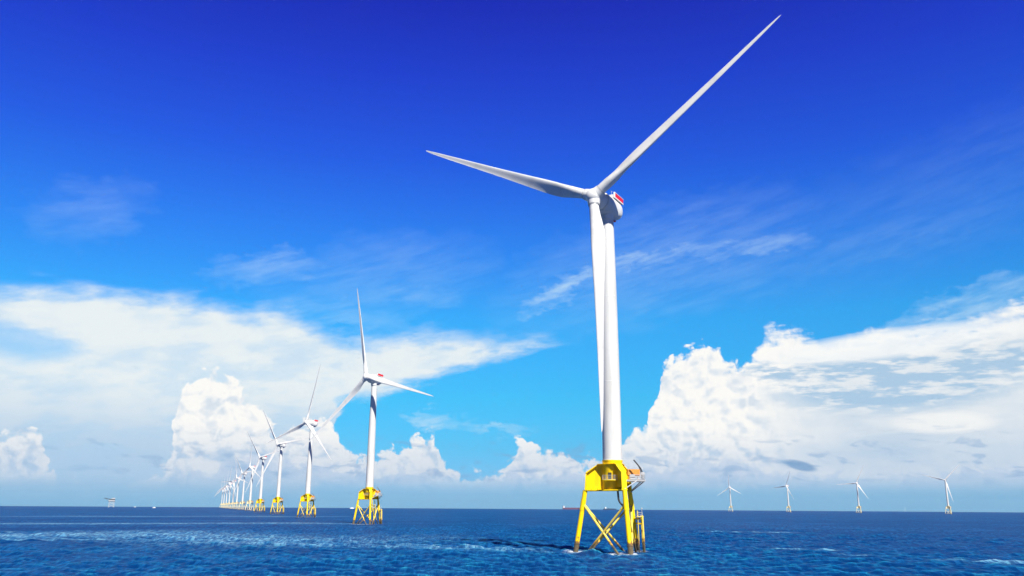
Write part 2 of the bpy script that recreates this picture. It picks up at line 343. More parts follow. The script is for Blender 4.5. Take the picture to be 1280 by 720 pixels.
def make_turbine():
    root = empty('wind_turbine', '', 'wind turbine', group='wind turbines standing in the sea')
    # --- tower
    bm = bmesh.new(); zs = np.linspace(24.85, 96.2, 40)
    prof = []
    for z in zs:
        u = (z - 24.85)/(96.2 - 24.85); prof.append((2.72 - .16*u - .62*u*u, z))
    lathe(bm, prof, 56); tower = new_obj('tower', bm, M_TOWER, root)
    for z in (24.95, 47.0, 72.0):
        bm = bmesh.new(); u = (z - 24.85)/(96.2 - 24.85); r = 2.72 - .16*u - .62*u*u
        lathe(bm, [(r + .002, z - .10), (r + .035, z - .08), (r + .035, z + .08), (r + .002, z + .10)], 56)
        new_obj('flange_ring', bm, M_WHITE, tower)
    # --- nacelle, in the frame of the rotor axis (x right, -y upwind, origin where the axis meets the tower axis)
    bm = bmesh.new()
    sec = [(-4.4, 2.95, 2.95, 0), (-4.1, 3.2, 3.2, 0), (-1.6, 3.25, 3.25, 0), (-1.2, 3.1, 3.1, 0), (2.6, 3.05, 3.1, 0), (4.2, 3.0, 2.95, .12), (5.4, 2.7, 2.55, .3), (6.2, 2.15, 1.95, .45), (6.5, 1.3, 1.2, .55)]
    rings = []
    for y, rx, rz, cz in sec:
        ring = []
        for i in range(36):
            a = 2*math.pi*i/36; c, s = math.cos(a), math.sin(a); p = 2.0 if y < -1.4 else 2.7
            k = (abs(c)**p + abs(s)**p)**(-1/p); ring.append(bm.verts.new((rx*k*c, y, rz*k*s + cz)))
        rings.append(ring)
    for A, B in zip(rings, rings[1:]):
        for i in range(36): bm.faces.new((A[i], A[(i+1) % 36], B[(i+1) % 36], B[i]))
    bm.faces.new(rings[0]); bm.faces.new(rings[-1])
    tube(bm, (0, 0, -4.4), (0, 0, -2.6), 2.02, 2.15, 40)
    nacelle = new_obj('nacelle', bm, M_WHITE, root)
    bm = bmesh.new()                                    # hoist platform walls on the roof
    for s in (-1, 1): box(bm, (s*2.55, 3.0, 3.75), (.14, 5.4, 1.5))
    box(bm, (0, 5.7, 3.75), (5.0, .14, 1.5))
    new_obj('hoist_platform_panel', bm, M_RED, nacelle, False)
    bm = bmesh.new()
    for s in (-1, 1): box(bm, (s*2.45, .05, 3.7), (.5, .5, 2.0), bev=.08); box(bm, (s*2.55, 3.0, 4.56), (.26, 5.6, .16)); box(bm, (s*2.55, 3.0, 2.94), (.30, 5.6, .34))
    box(bm, (0, .1, 3.5), (4.4, .3, 1.0)); box(bm, (0, 2.9, 3.02), (4.9, 5.4, .12)); box(bm, (0, 5.7, 4.56), (5.3, .26, .16))
    new_obj('hoist_platform_frame', bm, M_WHITE, nacelle, False)
    bm = bmesh.new(); tube(bm, (1.2, .6, 3.3), (1.2, .6, 5.6), .05, seg=8); tube(bm, (.9, .6, 5.3), (1.5, .6, 5.3), .05, seg=6)
    new_obj('wind_vane_mast', bm, M_STEEL, nacelle)
    bm = bmesh.new(); box(bm, (0, 3.6, -2.86), (1.7, 2.4, .34), bev=.06); new_obj('underside_red_panel', bm, M_RED, nacelle)  # red panel on the underside of the nacelle
    # --- hub
    bm = bmesh.new(); hy = -OVER
    lathe(bm, [(.25, hy - 2.35), (.9, hy - 2.22), (1.5, hy - 1.92), (1.98, hy - 1.4), (2.25, hy - .7), (2.32, hy), (2.32, hy + .9), (2.25, hy + 1.7), (2.6, hy + 2.1), (2.75, -4.55)], 48, axis='Y')
    for k in range(3):
        a = k*2*math.pi/3; d = Vector((math.cos(a), 0, math.sin(a))); tube(bm, Vector((0, hy, 0)) + d*.8, Vector((0, hy, 0)) + d*2.75, 2.0, 1.72, 36)
    hub = new_obj('hub', bm, M_WHITE, root)
    for k in range(3):
        bm = bmesh.new(); a = k*2*math.pi/3; d = Vector((math.cos(a), 0, math.sin(a))); tube(bm, Vector((0, hy, 0)) + d*2.755, Vector((0, hy, 0)) + d*2.96, 1.47, 1.47, 36); tube(bm, Vector((0, hy, 0)) + d*2.95, Vector((0, hy, 0)) + d*3.1, 1.66, 1.66, 36)
        new_obj('blade_bearing', bm, M_STEEL, hub)
    blades = [new_obj('blade', blade_mesh(), M_WHITE, root)]
    for k in (1, 2):
        b = blades[0].copy(); COL.objects.link(b); b.parent = root; blades.append(b)
    # --- transition piece
    bm = bmesh.new()
    lathe(bm, [(2.80, ZB + .02), (2.80, 24.4), (2.86, 24.5), (2.86, 24.85)], 48)
    for k in range(3):
        mt = RZ(LEG_A[k]); ro, ri = 7.55, 4.1
        prism(bm, [(2.5, ZB + .3), (ro - .1, ZB + .3), (ro - .1, ZS), (ri, ZT - .2), (2.5, ZT - .2)], .12, mt)         # web
        prism(bm, [(2.6, ZB), (ro + .3, ZB), (ro + .3, ZB + .32), (2.6, ZB + .32)], 1.7, mt)                            # bottom flange
        prism(bm, [(2.6, ZT - .2), (ri, ZT - .2), (ri + .08, ZT), (2.6, ZT)], 1.55, mt)
        prism(bm, [(ri - .02, ZT - .19), (ro - .28, ZS + .1), (ro - .05, ZS + .36), (ri + .07, ZT)], 1.8, mt)        # sloping flange
        prism(bm, [(ro - .3, ZB + .33), (ro + .34, ZB + .33), (ro - .04, ZS + .35), (ro - .3, ZS + .12)], 1.5, mt)
        for q in (4.0, 5.7): prism(bm, [(q, ZB + .33), (q + .08, ZB + .33), (q + .08, ZB + .9), (q, ZB + .9)], 1.3, mt)
    tp = new_obj('transition_piece', bm, M_YEL, root)
    bm = bmesh.new(); lathe(bm, [(3.5, ZB - .1), (3.5, ZB - .02), (2.9, ZB - .01)], 48); new_obj('bottom_ring', bm, M_YEL, tp)
    bm = bmesh.new(); p, q = leg_p(0, ZB, -.8), leg_p(1, ZB, -.8); tube(bm, (p.x, p.y, ZB - .02), (q.x, q.y, ZB - .02), .22, seg=10); new_obj('edge_beam', bm, M_YEL, tp)
    bm = bmesh.new()
    hexa = []
    for k in range(3):
        for da in (-.27, .27): hexa.append((4.35*math.cos(LEG_A[k] + da), 4.35*math.sin(LEG_A[k] + da)))
    lo_, hi_ = [bm.verts.new((x, y, ZT + .01)) for x, y in hexa], [bm.verts.new((x, y, ZT + .16)) for x, y in hexa]
    bm.faces.new(lo_); bm.faces.new(hi_)
    for i in range(6): bm.faces.new((lo_[i], lo_[(i+1) % 6], hi_[(i+1) % 6], hi_[i]))
    new_obj('top_plate', bm, M_YEL, tp)
    ad = R(247); bm = bmesh.new(); mt = Matrix.Translation((2.82*math.cos(ad), 2.82*math.sin(ad), 20.45)) @ RZ(ad)
    box(bm, (0, 0, 0), (.14, 1.0, 1.9), bev=.05); bmesh.ops.transform(bm, matrix=mt, verts=bm.verts); new_obj('door', bm, M_DARK, tp)
    # gallery round the column between the legs
    bm = bmesh.new(); a0, a1 = R(228), R(278); na = 10; zg = 19.45
    for i in range(na):
        u, v = a0 + (a1 - a0)*i/na, a0 + (a1 - a0)*(i+1)/na
        q = [Vector((r*math.cos(t), r*math.sin(t), z)) for z in (zg, zg - .22) for r, t in ((2.85, u), (4.9, u), (4.9, v), (2.85, v))]
        vs = [bm.verts.new(p) for p in q]
        for f in ((0, 1, 2, 3), (4, 5, 6, 7), (0, 1, 5, 4), (1, 2, 6, 5), (2, 3, 7, 6), (3, 0, 4, 7)): bm.faces.new([vs[j] for j in f])
    bmesh.ops.remove_doubles(bm, verts=bm.verts, dist=.001)
    gal = new_obj('gallery', bm, M_YEL, root, False)
    bm = bmesh.new(); rail(bm, [(4.85*math.cos(a0 + (a1 - a0)*i/5), 4.85*math.sin(a0 + (a1 - a0)*i/5), zg) for i in range(6)], 1.15, .05); new_obj('railing', bm, M_GREY, gal)
    # big access deck on the right
    bm = bmesh.new(); zd = 19.6; dx0, dx1, dy0, dy1 = 3.2, 8.6, -3.4, 4.4
    box(bm, ((dx0+dx1)/2, (dy0+dy1)/2, zd - .12), (dx1-dx0, dy1-dy0, .1))
    for y in np.linspace(dy0 + .15, dy1 - .15, 5): box(bm, ((dx0+dx1)/2, y, zd - .36), (dx1-dx0, .16, .36))
    for x in (dx0 + .1, dx1 - .1): box(bm, (x, (dy0+dy1)/2, zd - .36), (.2, dy1-dy0 - .01, .37))
    deck = new_obj('access_deck', bm, M_STEEL, root, False)
    bm = bmesh.new(); rail(bm, [(4.6, dy0 + .1, zd), (dx1 - .1, dy0 + .1, zd), (dx1 - .1, dy1 - .1, zd), (5.5, dy1 - .1, zd)], 1.25, .05); new_obj('railing', bm, M_GREY, deck)
    for (a, b) in ((tuple(leg_p(1, 16.9, .2)), (6.2, -3.2, 19.15)), (tuple(leg_p(2, 16.1)), (8.4, -3.0, 19.15)), (tuple(leg_p(2, 16.3)), (8.4, 4.1, 19.15))):
        bm = bmesh.new(); tube(bm, a, b, .15, seg=12); new_obj('deck_strut', bm, M_GREY, root)
    # equipment on the deck
    bm = bmesh.new(); box(bm, (5.9, .9, zd + 2.0), (3.4, 2.3, 1.7), bev=.06)
    for i in range(8): box(bm, (4.4 + i*.43, -.27, zd + 2.0), (.1, .06, 1.4))
    for x in (4.5, 7.3):
        for y in (.1, 1.7): box(bm, (x, y, zd + .6), (.16, .16, 1.1))
    new_obj('equipment_container', bm, M_ORANGE, root, False)
    bm = bmesh.new(); box(bm, (5.1, -2.2, zd + .72), (1.5, .9, 1.3), bev=.05); box(bm, (6.9, -2.4, zd + .5), (.9, .8, .9), bev=.05); new_obj('control_cabinet', bm, M_GREY, root, False)
    bm = bmesh.new(); tube(bm, (8.0, -2.6, zd), (8.0, -2.6, zd + 1.5), .36, .32, 16); box(bm, (8.0, -2.6, zd + 1.6), (.95, .85, .7), bev=.05)
    crane = new_obj('deck_crane', bm, M_STEEL, root)
    bm = bmesh.new(); path(bm, [(7.9, -2.6, zd + 1.9), (7.5, -2.6, zd + 2.9), (6.7, -2.6, zd + 4.0), (5.6, -2.6, zd + 5.3)], .19, 8); tube(bm, (7.7, -2.6, zd + 1.5), (6.9, -2.6, zd + 3.6), .09, seg=8)
    new_obj('crane_boom', bm, M_DARK, crane)
    # --- jacket legs
    for k in range(3):
        bm = bmesh.new(); tube(bm, leg_p(k, 2.3), leg_p(k, ZB + .05), .66, .66, 24)
        tube(bm, leg_p(k, 11.2), leg_p(k, 14.2), .74, .74, 24)
        leg = new_obj('leg', bm, M_YEL, root)
        bm = bmesh.new(); tube(bm, leg_p(k, -9), leg_p(k, 2.28), .70, .69, 24); lathe(bm, [(.75, 0), (.8, .1), (.75, .2)], 20, Matrix.Translation(leg_p(k, 2.1)))
        new_obj('foot', bm, M_RUST, leg)
        for s in (1, -1):
            bm = bmesh.new(); a, b = leg_p(k, 13.0), leg_p((k + s) % 3, -5.0)
            d = (b - a).normalized(); a = a + d*.5; tt = (a.z - 1.9)/(a.z - b.z); w = a.lerp(b, tt)
            tube(bm, a, w, .31, seg=16); tube(bm, a, a + d*1.4, .37, seg=16)
            br = new_obj('brace', bm, M_YELPALE, root)
            bm = bmesh.new(); tube(bm, w, b, .33, seg=16); new_obj('brace_foot', bm, M_RUST, br)
    # bent cable tube under the column
    bm = bmesh.new(); pts = [(1.2, -.9, ZB)]
    for i in range(9):
        a = math.pi/2*i/8; pts.append((1.3 + 2.6*(1 - math.cos(a)), -1.0, ZB - 1.8 - 2.6*math.sin(a)))
    pts += [(4.4, -1.6, ZB - 4.35), tuple(leg_p(1, ZB - 4.6, -2.8)*.55 + leg_p(2, ZB - 4.6)*.45)]
    path(bm, pts, .28, 14); new_obj('cable_tube', bm, M_DARK, root)
    bm = bmesh.new()
    p, q = leg_p(2, 12.6, .2), leg_p(1, 12.6, .2); m0, m1 = leg_p(2, 12.4), leg_p(1, 12.4)
    tube(bm, m0 + (m1 - m0)*.32 + Vector((.2, 0, -9)), m0 + (m1 - m0)*.32 + Vector((-1.0, 0, 3.6)), .24, seg=14)
    tube(bm, m0 + (m1 - m0)*.55 + Vector((1.2, 0, -16)), m0 + (m1 - m0)*.55 + Vector((-1.4, 0, 3.6)), .24, seg=14)
    new_obj('cable_riser', bm, M_YEL, root)
    # --- boat landing beside the third leg
    c = leg_p(2, 0); bm = bmesh.new(); ys = (3.6, 5.4)
    xs = 8.55
    for y in ys: tube(bm, (xs + .35, y, -3), (xs - .1, y, 9.9), .26, seg=16)
    for z in (1.2, 3.6, 6.0, 8.2): tube(bm, (xs + .2 - z*.03, ys[0], z), (xs + .2 - z*.03, ys[1], z), .12, seg=10)
    bl = new_obj('boat_landing', bm, M_YELPALE, root)
    bm = bmesh.new(); tube(bm, (xs - 1.0, 4.1, -2), (xs - 1.3, 4.1, 11.2), .09, seg=8); tube(bm, (xs - 1.0, 4.9, -2), (xs - 1.3, 4.9, 11.2), .09, seg=8)
    for i in range(34): z = -1 + i*.35; tube(bm, (xs - 1.03 - z*.02, 4.1, z), (xs - 1.03 - z*.02, 4.9, z), .03, seg=6)
    new_obj('ladder', bm, M_YELPALE, bl)
    bm = bmesh.new(); l9, l7 = leg_p(2, 9.0), leg_p(2, 2.9)
    for z, l in ((9.0, l9), (7.6, leg_p(2, 7.8))):
        for y in ys: tube(bm, l, (xs - z*.03 + .1, y, z), .22, seg=12)
    box(bm, (xs - .7, 4.5, 9.55), (2.0, 2.2, .14)); new_obj('landing_bracket', bm, M_YEL, bl)
    bm = bmesh.new(); rail(bm, [(xs - 1.6, 3.5, 9.62), (xs - .1, 3.5, 9.62)], 1.1, .05); tube(bm, (xs - .2, 3.5, 9.6), (xs - .2, 3.5, 11.6), .07, seg=8)
    bmesh.ops.create_icosphere(bm, subdivisions=2, radius=.24, matrix=Matrix.Translation((xs - .2, 3.5, 11.8))); new_obj('rail_post', bm, M_STEEL, bl)
    return root, nacelle, hub, blades
# rotor frame
def rotor_frame(ps):
    n = Vector((math.cos(TILT)*math.sin(ps), -math.cos(TILT)*math.cos(ps), math.sin(TILT)))
    u = Vector((0, 0, 1)).cross(n).normalized(); v = n.cross(u)
    m3 = Matrix((u, -n, v)).transposed().to_4x4(); m3.translation = Vector((0, 0, HUB_H)); return m3
def pose(nacelle, hub, blades, psi, ph, cone, ls):
    M = rotor_frame(R(psi)); nacelle.matrix_local = M; hub.matrix_local = M @ Matrix.Rotation(0, 4, 'Y')
    hub.matrix_local = M @ Matrix.Rotation(-R(ph), 4, 'Y')
    for k, b in enumerate(blades):
        b.matrix_local = M @ Matrix.Translation((0, -OVER, 0)) @ Matrix.Rotation(-R(ph) - k*2*math.pi/3, 4, 'Y') @ Matrix.Rotation(-R(cone), 4, 'Z') @ Matrix.Diagonal((ls, 1, 1, 1))
PSI = -34.8
TURB = [  # distance, bearing, rotor angle, yaw change, size, cone change, blade scale, label
 (245.5, 6.648, 35.41, 1.33, .997, -.07, 1.005, 'nearest and tallest white wind turbine, on a bright yellow three-legged jacket'),
 (619.6, -9.14, 103.99, -.40, 1.001, .6, 1.005, 'second largest white wind turbine, one blade straight up and one low to the right'),
 (982.7, -12.999, 79.48, -1.14, 1.005, -1.0, .94, 'third largest white wind turbine, just left of the second, one blade up'),
 (1356.1, -14.804, 125.93, 3.5, 1.003, .3, .975, 'fourth wind turbine of the long row, one blade level to the right'),
 (1736.6, -15.867, 131.77, .14, .999, .3, 1.0, 'fifth wind turbine of the long row, one blade pointing steeply up left'),
 (2176.1, -16.475, 93.41, -3.0, 1.003, 0, .93, 'sixth wind turbine of the long row, with a shaded blade slanting down to the left'),
 (2623.7, -16.924, 128.0, 0, 1.0, 0, .98, 'seventh wind turbine of the long row, small, with one blade leaning up left'),
 (3057.1, -17.262, 106.1, 0, 1.0, 0, .98, 'eighth wind turbine of the long row, small, with one blade nearly straight up'),
 (3456.8, -17.490, 182.1, 0, 1.0, 0, 1.0, 'ninth wind turbine of the long row, small, with one blade level to the left'),
 (3788.4, -17.715, 205.4, 0, 1.0, 0, 1.0, 'tenth wind turbine of the long row, tiny, fourth from the far end'),
 (4355.4, -17.884, 204.6, 0, 1.0, 0, 1.0, 'eleventh wind turbine of the long row, tiny, third from the far end'),
 (4827.2, -18.024, 90.0, 0, 1.0, 0, 1.0, 'twelfth wind turbine of the long row, tiny, last but one at the far end'),
 (5275.7, -18.147, 216.8, 0, 1.0, 0, 1.0, 'farthest and smallest wind turbine at the left end of the long row'),
 (3898.7, 14.024, 93.03, 0, 1.001, 0, .95, 'leftmost of the four distant wind turbines on the right, one blade straight up'),
 (3642.6, 17.498, 67.25, -20, 1.001, 0, .95, 'distant wind turbine, second from left of the four on the right'),
 (3271.6, 21.552, 63.94, 1.9, 1.001, 0, .958, 'distant wind turbine, third from left of the four on the right'),
 (2990.2, 26.403, 45.10, .7, 1.001, 0, .959, 'rightmost wind turbine, with one blade up right and one folded down beside its tower'),
]
root0, nac0, hub0, bl0 = make_turbine()
for i, (D, bz, ph, dpsi, sz, dc, ls, lab) in enumerate(TURB):
    if i == 0: root, nac, hub, bl = root0, nac0, hub0, bl0
    else:
        root = root0.copy(); COL.objects.link(root); bl = []
        for ch in list(root0.children):
            c = ch.copy(); COL.objects.link(c); c.parent = root
            if ch is nac0: nac = c
            elif ch is hub0: hub = c
            elif ch in bl0: bl.append(c)
            for g in ch.children:
                d = g.copy(); COL.objects.link(d); d.parent = c
    root['label'] = lab
    if D > 1900:                                        # farther jackets get the copy with distance fade put into its colour
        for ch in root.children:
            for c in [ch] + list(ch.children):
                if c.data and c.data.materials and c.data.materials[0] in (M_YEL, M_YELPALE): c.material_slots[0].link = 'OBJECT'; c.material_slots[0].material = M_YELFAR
    root.location = (D*math.sin(R(bz)), D*math.cos(R(bz)), -D*D/2/EARTH); root.scale = (sz,)*3
    pose(nac, hub, bl, PSI + dpsi, ph, 1.96 + dc - .6, ls)

# ------------------------------------------------------------------ far vessels and the platform on the horizon
def far_spot(px, D):
    a = R(sky_at(px, 636)[0]); return (D*math.sin(a), D*math.cos(a), -D*D/2/EARTH), -a
def hull_mesh(L, B, H, draft, sheer=.12):              # along x, bow at +x
    bm = bmesh.new(); rings = []
    for i in range(15):
        t = i/14; x = (t - .5)*L; w = B/2*min(1, (.75 + t*2) if t < .125 else 1)*(1 if t < .72 else max(.02, 1 - ((t - .72)/.28)**1.8))
        top = H*(1 + sheer*max(0, (t - .7)/.3)**2); xb = x - (0 if t < .8 else (t - .8)*L*.12)
        rings.append([bm.verts.new(p) for p in ((xb, -w*.7, -draft), (x, -w, 0), (x, -w, top), (x, w, top), (x, w, 0), (xb, w*.7, -draft))])
    for A, B_ in zip(rings, rings[1:]):
        for i in range(6): bm.faces.new((A[i], A[(i+1) % 6], B_[(i+1) % 6], B_[i]))
    bm.faces.new(rings[0]); bm.faces.new(rings[-1]); return bm
def part(name, boxes, material, parent, tubes=()):
    bm = bmesh.new()
    for c, s_ in boxes: box(bm, c, s_, bev=min(s_)*.04)
    for t in tubes: tube(bm, *t)
    return new_obj(name, bm, material, parent, False)
def ship(name, px, D, L, B, H, flip, label, cat, hullm, kind):
    loc, rz = far_spot(px, D); o = empty(name, label, cat, loc, rz + (math.pi if flip else 0))
    hull = new_obj('hull', hull_mesh(L, B, H, 5), hullm, o)
    if kind == 'cargo':
        h = part('superstructure', [((-L*.43, 0, H + 9), (L*.07, B*.8, 18))], M_SHIPW, o)
        part('bridge', [((-L*.425, 0, H + 19.4), (L*.05, B*1.02, 2.8))], M_SHIPW, h)
        part('funnel', [((-L*.475, 0, H + 9), (7, 7, 20))], M_HULL, h)
        for i in range(5): part('hatch_cover', [((-L*.31 + i*L*.15, 0, H + 1.6), (L*.12, B*.72, 3.2))], M_HULL, hull)
        part('foremast', [((L*.46, 0, H + 7), (.9, .9, 13))], M_SHIPW, o)
    elif kind == 'tanker':
        h = part('superstructure', [((-L*.30, 0, H + 9), (L*.09, B*.8, 18))], M_SHIPW, o)
        part('funnel', [((-L*.40, 0, H + 6), (6, 6, 12))], M_HULL2, h)
        part('deck_house', [((-L*.12, 0, H + 3.5), (9, 8, 7))], M_HULL2, o)
        part('pipe_rack', [((L*.12, 0, H + 1.3), (L*.5, 5, 2))], M_HULL2, hull)
    else:
        h = part('wheelhouse', [((L*.05, 0, H + L*.07), (L*.42, B*.75, L*.14))], M_SHIPW, o)
        part('window_band', [((L*.05, 0, H + L*.10), (L*.425, B*.76, L*.03))], M_BLACK, h)
        part('mast', [((0, 0, H + L*.20), (L*.012, L*.012, L*.14))], M_STEEL, h)
    return o
ship('cargo_ship', 715.5, 9000, 200, 30, 15, False, 'long dark red cargo ship on the horizon, white bridge block at its left end', 'ship', M_HULL, 'cargo')
ship('tanker', 762, 9600, 140, 24, 9, False, 'low dark ship on the horizon between the legs of the nearest yellow jacket', 'ship', M_HULL2, 'tanker')
ship('service_vessel', 440, 5200, 24, 9, 4.5, False, 'small white vessel on the horizon just left of the second largest wind turbine', 'boat', M_SHIPW, 'boat')
ship('motorboat', 192.5, 4300, 13, 5, 2.6, False, 'small white boat on the horizon right of the offshore platform', 'boat', M_SHIPW, 'boat')
ship('fishing_boat', 168.5, 6200, 12, 5, 2.6, False, 'tiny white speck of a boat, the closer one to the offshore platform', 'boat', M_SHIPW, 'boat')
loc, rz = far_spot(138.6, 5300); o = empty('offshore_platform', 'small grey offshore platform on a jacket at the far left of the horizon', 'offshore platform', loc, rz)
for x in (-12, 12):
    for y in (-9, 9): bm = bmesh.new(); tube(bm, (x*1.15, y*1.2, -10), (x, y, 30), 1.6, 1.4, 12); new_obj('leg', bm, M_GREY, o)
for y in (-10, 10):
    for s_ in (1, -1):
        for z0, z1 in ((1, 15), (15, 29)): bm = bmesh.new(); tube(bm, (-13*s_, y, z0), (13*s_, y, z1), .9, seg=8); new_obj('brace', bm, M_GREY, o)
part('lower_deck', [((0, 0, 31.2), (34, 24, 2.2))], M_DARK, o); part('middle_deck', [((0, 0, 35.4), (31, 22, 6))], M_GREY, o)
part('upper_module', [((2, 0, 41.5), (27, 20, 5.6))], M_DARK, o); part('roof_module', [((7, 0, 47), (19, 16, 5.2))], M_GREY, o)
bm = bmesh.new(); tube(bm, (-13, 0, 38.6), (-13, 0, 45), 1.3, seg=12); cr_ = new_obj('crane', bm, M_DARK, o)
bm = bmesh.new(); tube(bm, (-13, 0, 44), (-38, -4, 51), 1.2, .7, 8); new_obj('crane_boom', bm, M_DARK, cr_)
bm = bmesh.new(); tube(bm, (-30, -2, 45.6), (-30, -2, 47.4), 11, seg=24); hd = new_obj('helideck', bm, M_DARK, o)
bm = bmesh.new(); tube(bm, (-30, -2, 45.5), (-15, 0, 36), 1.2, seg=8); new_obj('helideck_strut', bm, M_STEEL, hd)
bm = bmesh.new(); tube(bm, (9, 0, 50.8), (9, 0, 59), .35, seg=8); new_obj('antenna', bm, M_STEEL, o)
loc, rz = far_spot(1131.5, 7000); o = empty('lattice_mast', 'faint grey mast rising from the horizon left of the rightmost wind turbine', 'mast', loc, rz)
for sx, sy in ((-1, -1), (1, -1), (1, 1), (-1, 1)): bm = bmesh.new(); tube(bm, (sx*5, sy*5, -3), (sx*1.2, sy*1.2, 30), .35, .25, 8); new_obj('leg', bm, M_STEEL, o)
for i in range(4):
    z0, z1 = i*7.2, i*7.2 + 7.2; w0, w1 = 4.7 - z0*.115, 4.7 - z1*.115
    for y in (-1, 1): bm = bmesh.new(); tube(bm, (-w0, y*w0, z0), (w1, y*w1, z1), .2, seg=6); new_obj('brace', bm, M_STEEL, o)
bm = bmesh.new(); box(bm, (0, 0, 30.3), (4, 4, .6)); new_obj('platform', bm, M_STEEL, o)

# ------------------------------------------------------------------ the sea: one curved sheet with real waves
def sea():
    rng = np.random.default_rng(4)
    rr = [0, 30, 60, 90, 110, 125]; r = 135.0
    while r < 900: rr.append(r); r += .42*(r/135)**1.35
    while r < 15500: rr.append(r); r *= 1.012
    rr = np.array(rr); vf = 35.0
    dense = np.linspace(-vf, vf, 1300); coarse = np.linspace(vf, 360 - vf, 60)[1:-1]
    aa = np.radians(np.concatenate([dense, coarse])); na = len(aa)
    A, RR = np.meshgrid(aa, rr); X = (RR*np.sin(A)).astype(np.float32); Y = (RR*np.cos(A)).astype(np.float32)
    Z = np.zeros_like(X, dtype=np.float32); DX = np.zeros_like(Z); DY = np.zeros_like(Z)
    step = np.gradient(rr)[:, None].astype(np.float32)
    wind = math.radians(235)
    nw = 64
    for i in range(nw):
        lam = 1.2*(13/1.2)**((i + rng.random())/nw); k = 2*math.pi/lam
        th = wind + rng.normal()*.55 + (math.pi if rng.random() < .08 else 0)
        amp = .019*lam**.66*(1 if lam < 12 else .8); ph = rng.random()*6.28
        fade = np.clip((lam/step - 2.2)/2.0, 0, 1)
        rows = np.where(fade[:, 0] > 0)[0]
        if not len(rows): continue
        sl_ = slice(rows[0], rows[-1] + 1)
        p = k*(X[sl_]*math.cos(th) + Y[sl_]*math.sin(th)) + ph
        f = fade[sl_]*amp; s = np.sin(p); Z[sl_] += f*s
        c = np.cos(p)*f*.8; DX[sl_] -= 0*c; DX[sl_] += c*math.cos(th); DY[sl_] += c*math.sin(th)
    # gusts: patches with livelier or calmer water
    g = (np.sin(X*.021 + 2*np.sin(Y*.008)) + np.sin(X*.009 - Y*.013 + 1) + np.sin(Y*.031 + X*.004 + 2*np.sin(X*.006)))/3
    gust = (.9 + .35*g).astype(np.float32); near = np.clip((RR - 110)/30, 0, 1).astype(np.float32)
    Z *= gust*near; X2 = X + DX*gust*near; Y2 = Y + DY*gust*near
    Zc = Z - (RR*RR/2/EARTH).astype(np.float32)
    # slicks: long calm streaks, given as lines on the water (x, y, half width)
    slick = np.zeros_like(Z); dark = np.zeros_like(Z)
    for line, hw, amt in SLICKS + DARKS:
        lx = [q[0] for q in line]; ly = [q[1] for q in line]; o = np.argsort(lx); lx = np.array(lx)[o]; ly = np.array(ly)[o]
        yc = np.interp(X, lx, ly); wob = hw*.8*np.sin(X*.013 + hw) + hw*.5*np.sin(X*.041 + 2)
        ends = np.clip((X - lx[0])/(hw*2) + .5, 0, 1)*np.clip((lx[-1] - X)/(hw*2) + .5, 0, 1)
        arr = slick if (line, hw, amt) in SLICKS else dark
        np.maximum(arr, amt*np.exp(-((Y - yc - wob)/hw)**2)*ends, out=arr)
    foam = np.zeros_like(Z)
    for (D, bz, ph, dpsi, sz, dc, ls, lab) in TURB[:5]:
        bx, by = D*math.sin(R(bz)), D*math.cos(R(bz))
        for k in range(3):
            q = leg_p(k, 0)
            dd = np.hypot((X - bx - q.x), (Y - by - q.y)); foam = np.maximum(foam, np.exp(-(dd/2.1)**2)*1.1)
        for u in np.linspace(0, 1, 15):
            q = leg_p(0, 0)*(1-u) + leg_p(1, 0)*u + Vector((0, -2.0 - math.sin(u*5)*1.2, 0))
            dd = np.hypot((X - bx - q.x)*.5, (Y - by - q.y)); foam = np.maximum(foam, np.exp(-(dd/1.0)**2)*.8)
    nr = len(rr); V = np.stack([X2, Y2, Zc], -1).reshape(-1, 3)
    idx = np.arange(nr*na).reshape(nr, na); a = idx[:-1]; b = idx[1:]
    F = np.stack([a, np.roll(a, -1, 1), np.roll(b, -1, 1), b], -1).reshape(-1, 4)
    me = bpy.data.meshes.new('sea'); me.vertices.add(len(V)); me.vertices.foreach_set('co', V.astype(np.float32).ravel())
    me.loops.add(F.size); me.loops.foreach_set('vertex_index', F.astype(np.int32).ravel())
    me.polygons.add(len(F)); me.polygons.foreach_set('loop_start', np.arange(0, F.size, 4, dtype=np.int32)); me.polygons.foreach_set('use_smooth', np.ones(len(F), dtype=bool))
    me.update(calc_edges=True)
    for nm, arr in (('slick', slick), ('foam', foam), ('dark', dark)):
        at = me.attributes.new(nm, 'FLOAT', 'POINT'); at.data.foreach_set('value', arr.astype(np.float32).ravel())
    o = bpy.data.objects.new('sea', me); COL.objects.link(o); o['kind'] = 'structure'
    N.tree = None
    m = bpy.data.materials.new('sea_water'); m.use_nodes = True; N.tree = m.node_tree; t = m.node_tree; pb = t.nodes['Principled BSDF']
    geo = t.nodes.new('ShaderNodeNewGeometry'); pos = N(geo.outputs['Position'])
    def attr(nm): n = t.nodes.new('ShaderNodeAttribute'); n.attribute_name = nm; return N(n.outputs['Fac'])
    def vscale(v, sx, sy, sz=1.0):
        n = t.nodes.new('ShaderNodeVectorMath'); n.operation = 'MULTIPLY'; put(n, 0, v); n.inputs[1].default_value = (sx, sy, sz); return N(n.outputs[0])
    sl0, fo = attr('slick'), attr('foam')
    big = noise(vscale(pos, .004, .010), 1.0, 5, .6); mid = noise(vscale(pos, .05, .09), 1.0, 5, .62); small = noise(vscale(pos, .5, .8), 1.0, 5, .65)
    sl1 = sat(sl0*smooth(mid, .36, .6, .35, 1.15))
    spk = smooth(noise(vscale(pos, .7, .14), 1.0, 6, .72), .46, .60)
    chop_light = noise(vscale(pos, .62, .15), 1.0, 6, .72); swell_light = noise(vscale(pos, .07, .02), 1.0, 4, .6); dk = attr('dark')
